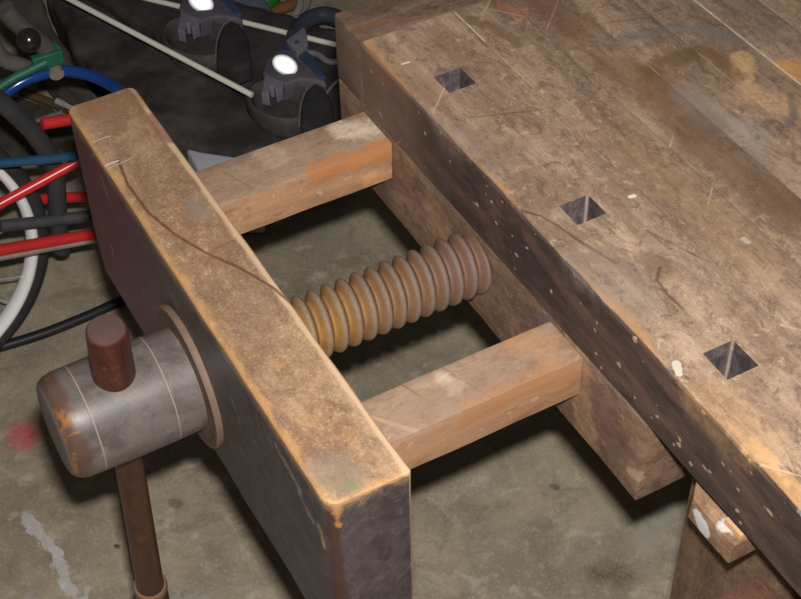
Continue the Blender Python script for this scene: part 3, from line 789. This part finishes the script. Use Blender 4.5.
for k in range(28):
    a = 2*math.pi*k/28; sgn = 1 if k % 2 else -1; a2 = a+sgn*.5
    p = wc+Vector((.02*math.cos(a2), .03*sgn, .02*math.sin(a2))); q = wc+Vector(((rim_r-.014)*math.cos(a), 0, (rim_r-.014)*math.sin(a)))
    tube('spoke', [p, q], .0013, M_steel, red, 6)
Y = YW-.07
g = lambda u, v, y=Y: at(u, v, 1, y)
ext = lambda a, b, k0, k1, y=Y: (g(*a, y)+(g(*a, y)-g(*b, y))*k0, g(*b, y)+(g(*b, y)-g(*a, y))*k1)
def ftube(name, a, b, r, mat, parent, y=Y, k0=.3, k1=.6):
    A, B = ext(a, b, k0, k1, y); return tube(name, [A+(B-A)*k/8 for k in range(9)], r, mat, parent, 18)
ftube('seat_stay', (0, 204), (79, 161), .0075, M_red, red, YW-.05, .5, .5)
ftube('chain_stay', (0, 250), (95, 234), .0085, M_red, red, YW-.06, .5, .4)
ftube('frame_tube', (42, 124), (74, 119), .0085, M_red, red, YW+.01, 0, 2)
ftube('frame_tube', (40, 199), (92, 196), .008, M_red, red, YW+.03, 0, 1)
gd = ftube('chain_guard', (0, 258), (96, 240), .0045, plain('worn_silver', L(160, 150, 140), .45, .3), red, YW-.065, .4, .35)
gd['label'] = 'worn silver chain guard strip'
tube('fender_stay', [g(0, 226, YW-.03), g(50, 221, YW-.03), g(105, 214, YW-.03)], .009, plain('grey_bar', L(74, 74, 76), .5), red)
tube('seat_tube', [g(-12, 92, YW-.02), g(8, 108, YW-.02), g(36, 136, YW-.02), g(54, 168, YW-.02), g(58, 215, YW-.02), g(62, 250, YW-.02)], .0135, M_dkp, red, 16, True)

blue = thing('blue_bicycle', 'blue framed bicycle with green cable at the top left', 'bicycle', (0, 0, 0))
yb = YW+.06
blue.location = (g(40, 90, yb).x, yb, FL)
M_bluep = plain('blue_enamel', L(26, 66, 136), .18, var=.15, scale=8, spec=.8)
M_green = plain('green_cable', L(40, 104, 84), .5, var=.25)
fr = tube('curved_frame_tube', [g(u, v, yb) for u, v in ((-50, 160), (-20, 118), (0, 98), (18, 84), (40, 75), (62, 71), (85, 74), (105, 82), (122, 93), (150, 118), (170, 150))], .0085, M_bluep, blue, 20, True)
tube('straight_frame_tube', [g(-60, 169, YW-.075), g(0, 163, YW-.075), g(40, 160, YW-.075), g(78, 156, YW-.075), g(130, 148, YW-.075)], .0068, plain('dull_blue_enamel', L(44, 84, 116), .35, var=.2), blue)
tube('brake_cable', [g(u, v, yb-.012) for u, v in ((-30, 108), (0, 87), (18, 76), (34, 68), (46, 62))], .0065, M_green, blue, 12, True)
lug = prism('cable_bracket', [(-.022, -.006), (.022, -.006), (.022, .006), (-.022, .006)], 0, .022, M_green, blue, .002)
lug.location = g(49, 66, yb-.004)
tube('lever_bracket', [g(u, v, yb) for u, v in ((54, 44), (60, 50), (61, 60), (59, 68))], .0035, M_green, blue, 10, True)
tube('clamp_strap', [g(55, 69, yb), g(57, 75, yb-.012)], .0105, plain('clamp_grey', L(150, 140, 130), .5), blue, 14)
tube('brake_lever', [g(u, v, yb+.01) for u, v in ((4, 8), (14, 20), (30, 34), (46, 48), (54, 60))], .014, plain('lever_grey', L(92, 86, 82), .6), blue, 18, True, rs=None)
c = g(29, 40, yb-.014)
kb = lathe('bar_end_knob', [(.017*(1-math.cos(a)), .017*math.sin(a)) for a in [math.pi*k/14 for k in range(15)]], c-Vector((0, 0, .017)), (0, 0, 1), plain('gloss_black', L(40, 36, 38), .2, spec=.8), blue, 28, False)
tube('fork_leg', [g(u, v, yb+.01) for u, v in ((-10, 40), (2, 58), (22, 66), (40, 72))], .012, plain('fork_grey', L(100, 94, 88), .6), blue, 16, True)

# sticks lying under the bicycles
def stick(name, label, a, b, r, col, z=FL+.02):
    A = at(*a, 2, z); B = at(*b, 2, z)
    o = tube(name, [A+(B-A)*k/8 for k in range(9)], r, plain(name+'_mat', col, .6)); tag(o, label, 'stick', 'sticks under the bicycles')
stick('wooden_stick', 'brown wooden stick under the blue tube', (22, 92), (74, 112), .009, L(104, 82, 58), FL+.012)
stick('wooden_stick', 'dark brown stick lying farthest back under the blue bicycle', (40, 84), (100, 100), .008, L(70, 58, 46), FL+.03)
stick('white_stick', 'short white stick ending beside the far jaw corner', (57, 101), (80, 111), .0065, L(190, 186, 178), FL+.034)
stick('grey_stick', 'grey stick lying behind the uppermost red tube', (34, 122), (62, 112), .005, L(120, 116, 108), FL+.05)

# ================================================================ light: the flash on the camera, and a faint ambient fill added all round
ld = bpy.data.lights.new('camera_flash', 'AREA'); ld.shape = 'RECTANGLE'; ld.size = .04; ld.size_y = .02
lo = bpy.data.objects.new('camera_flash', ld); COL.objects.link(lo)
pos = CAM - R1*.066 + R0*.010
lo.matrix_world = Matrix(((R0.x, -R1.x, -R2.x, pos.x), (R0.y, -R1.y, -R2.y, pos.y), (R0.z, -R1.z, -R2.z, pos.z), (0, 0, 0, 1)))
ld.energy = 20; ld.color = (1, .965, .93)
w = bpy.data.worlds.new('garage_air'); SC.world = w; w.use_nodes = True
w.node_tree.nodes['Background'].inputs[0].default_value = (1, .96, .9, 1); w.node_tree.nodes['Background'].inputs[1].default_value = .018

vs = SC.view_settings; vs.view_transform = 'Standard'; vs.look = 'None'; vs.gamma = 1; vs.use_curve_mapping = False; vs.exposure = 0.6
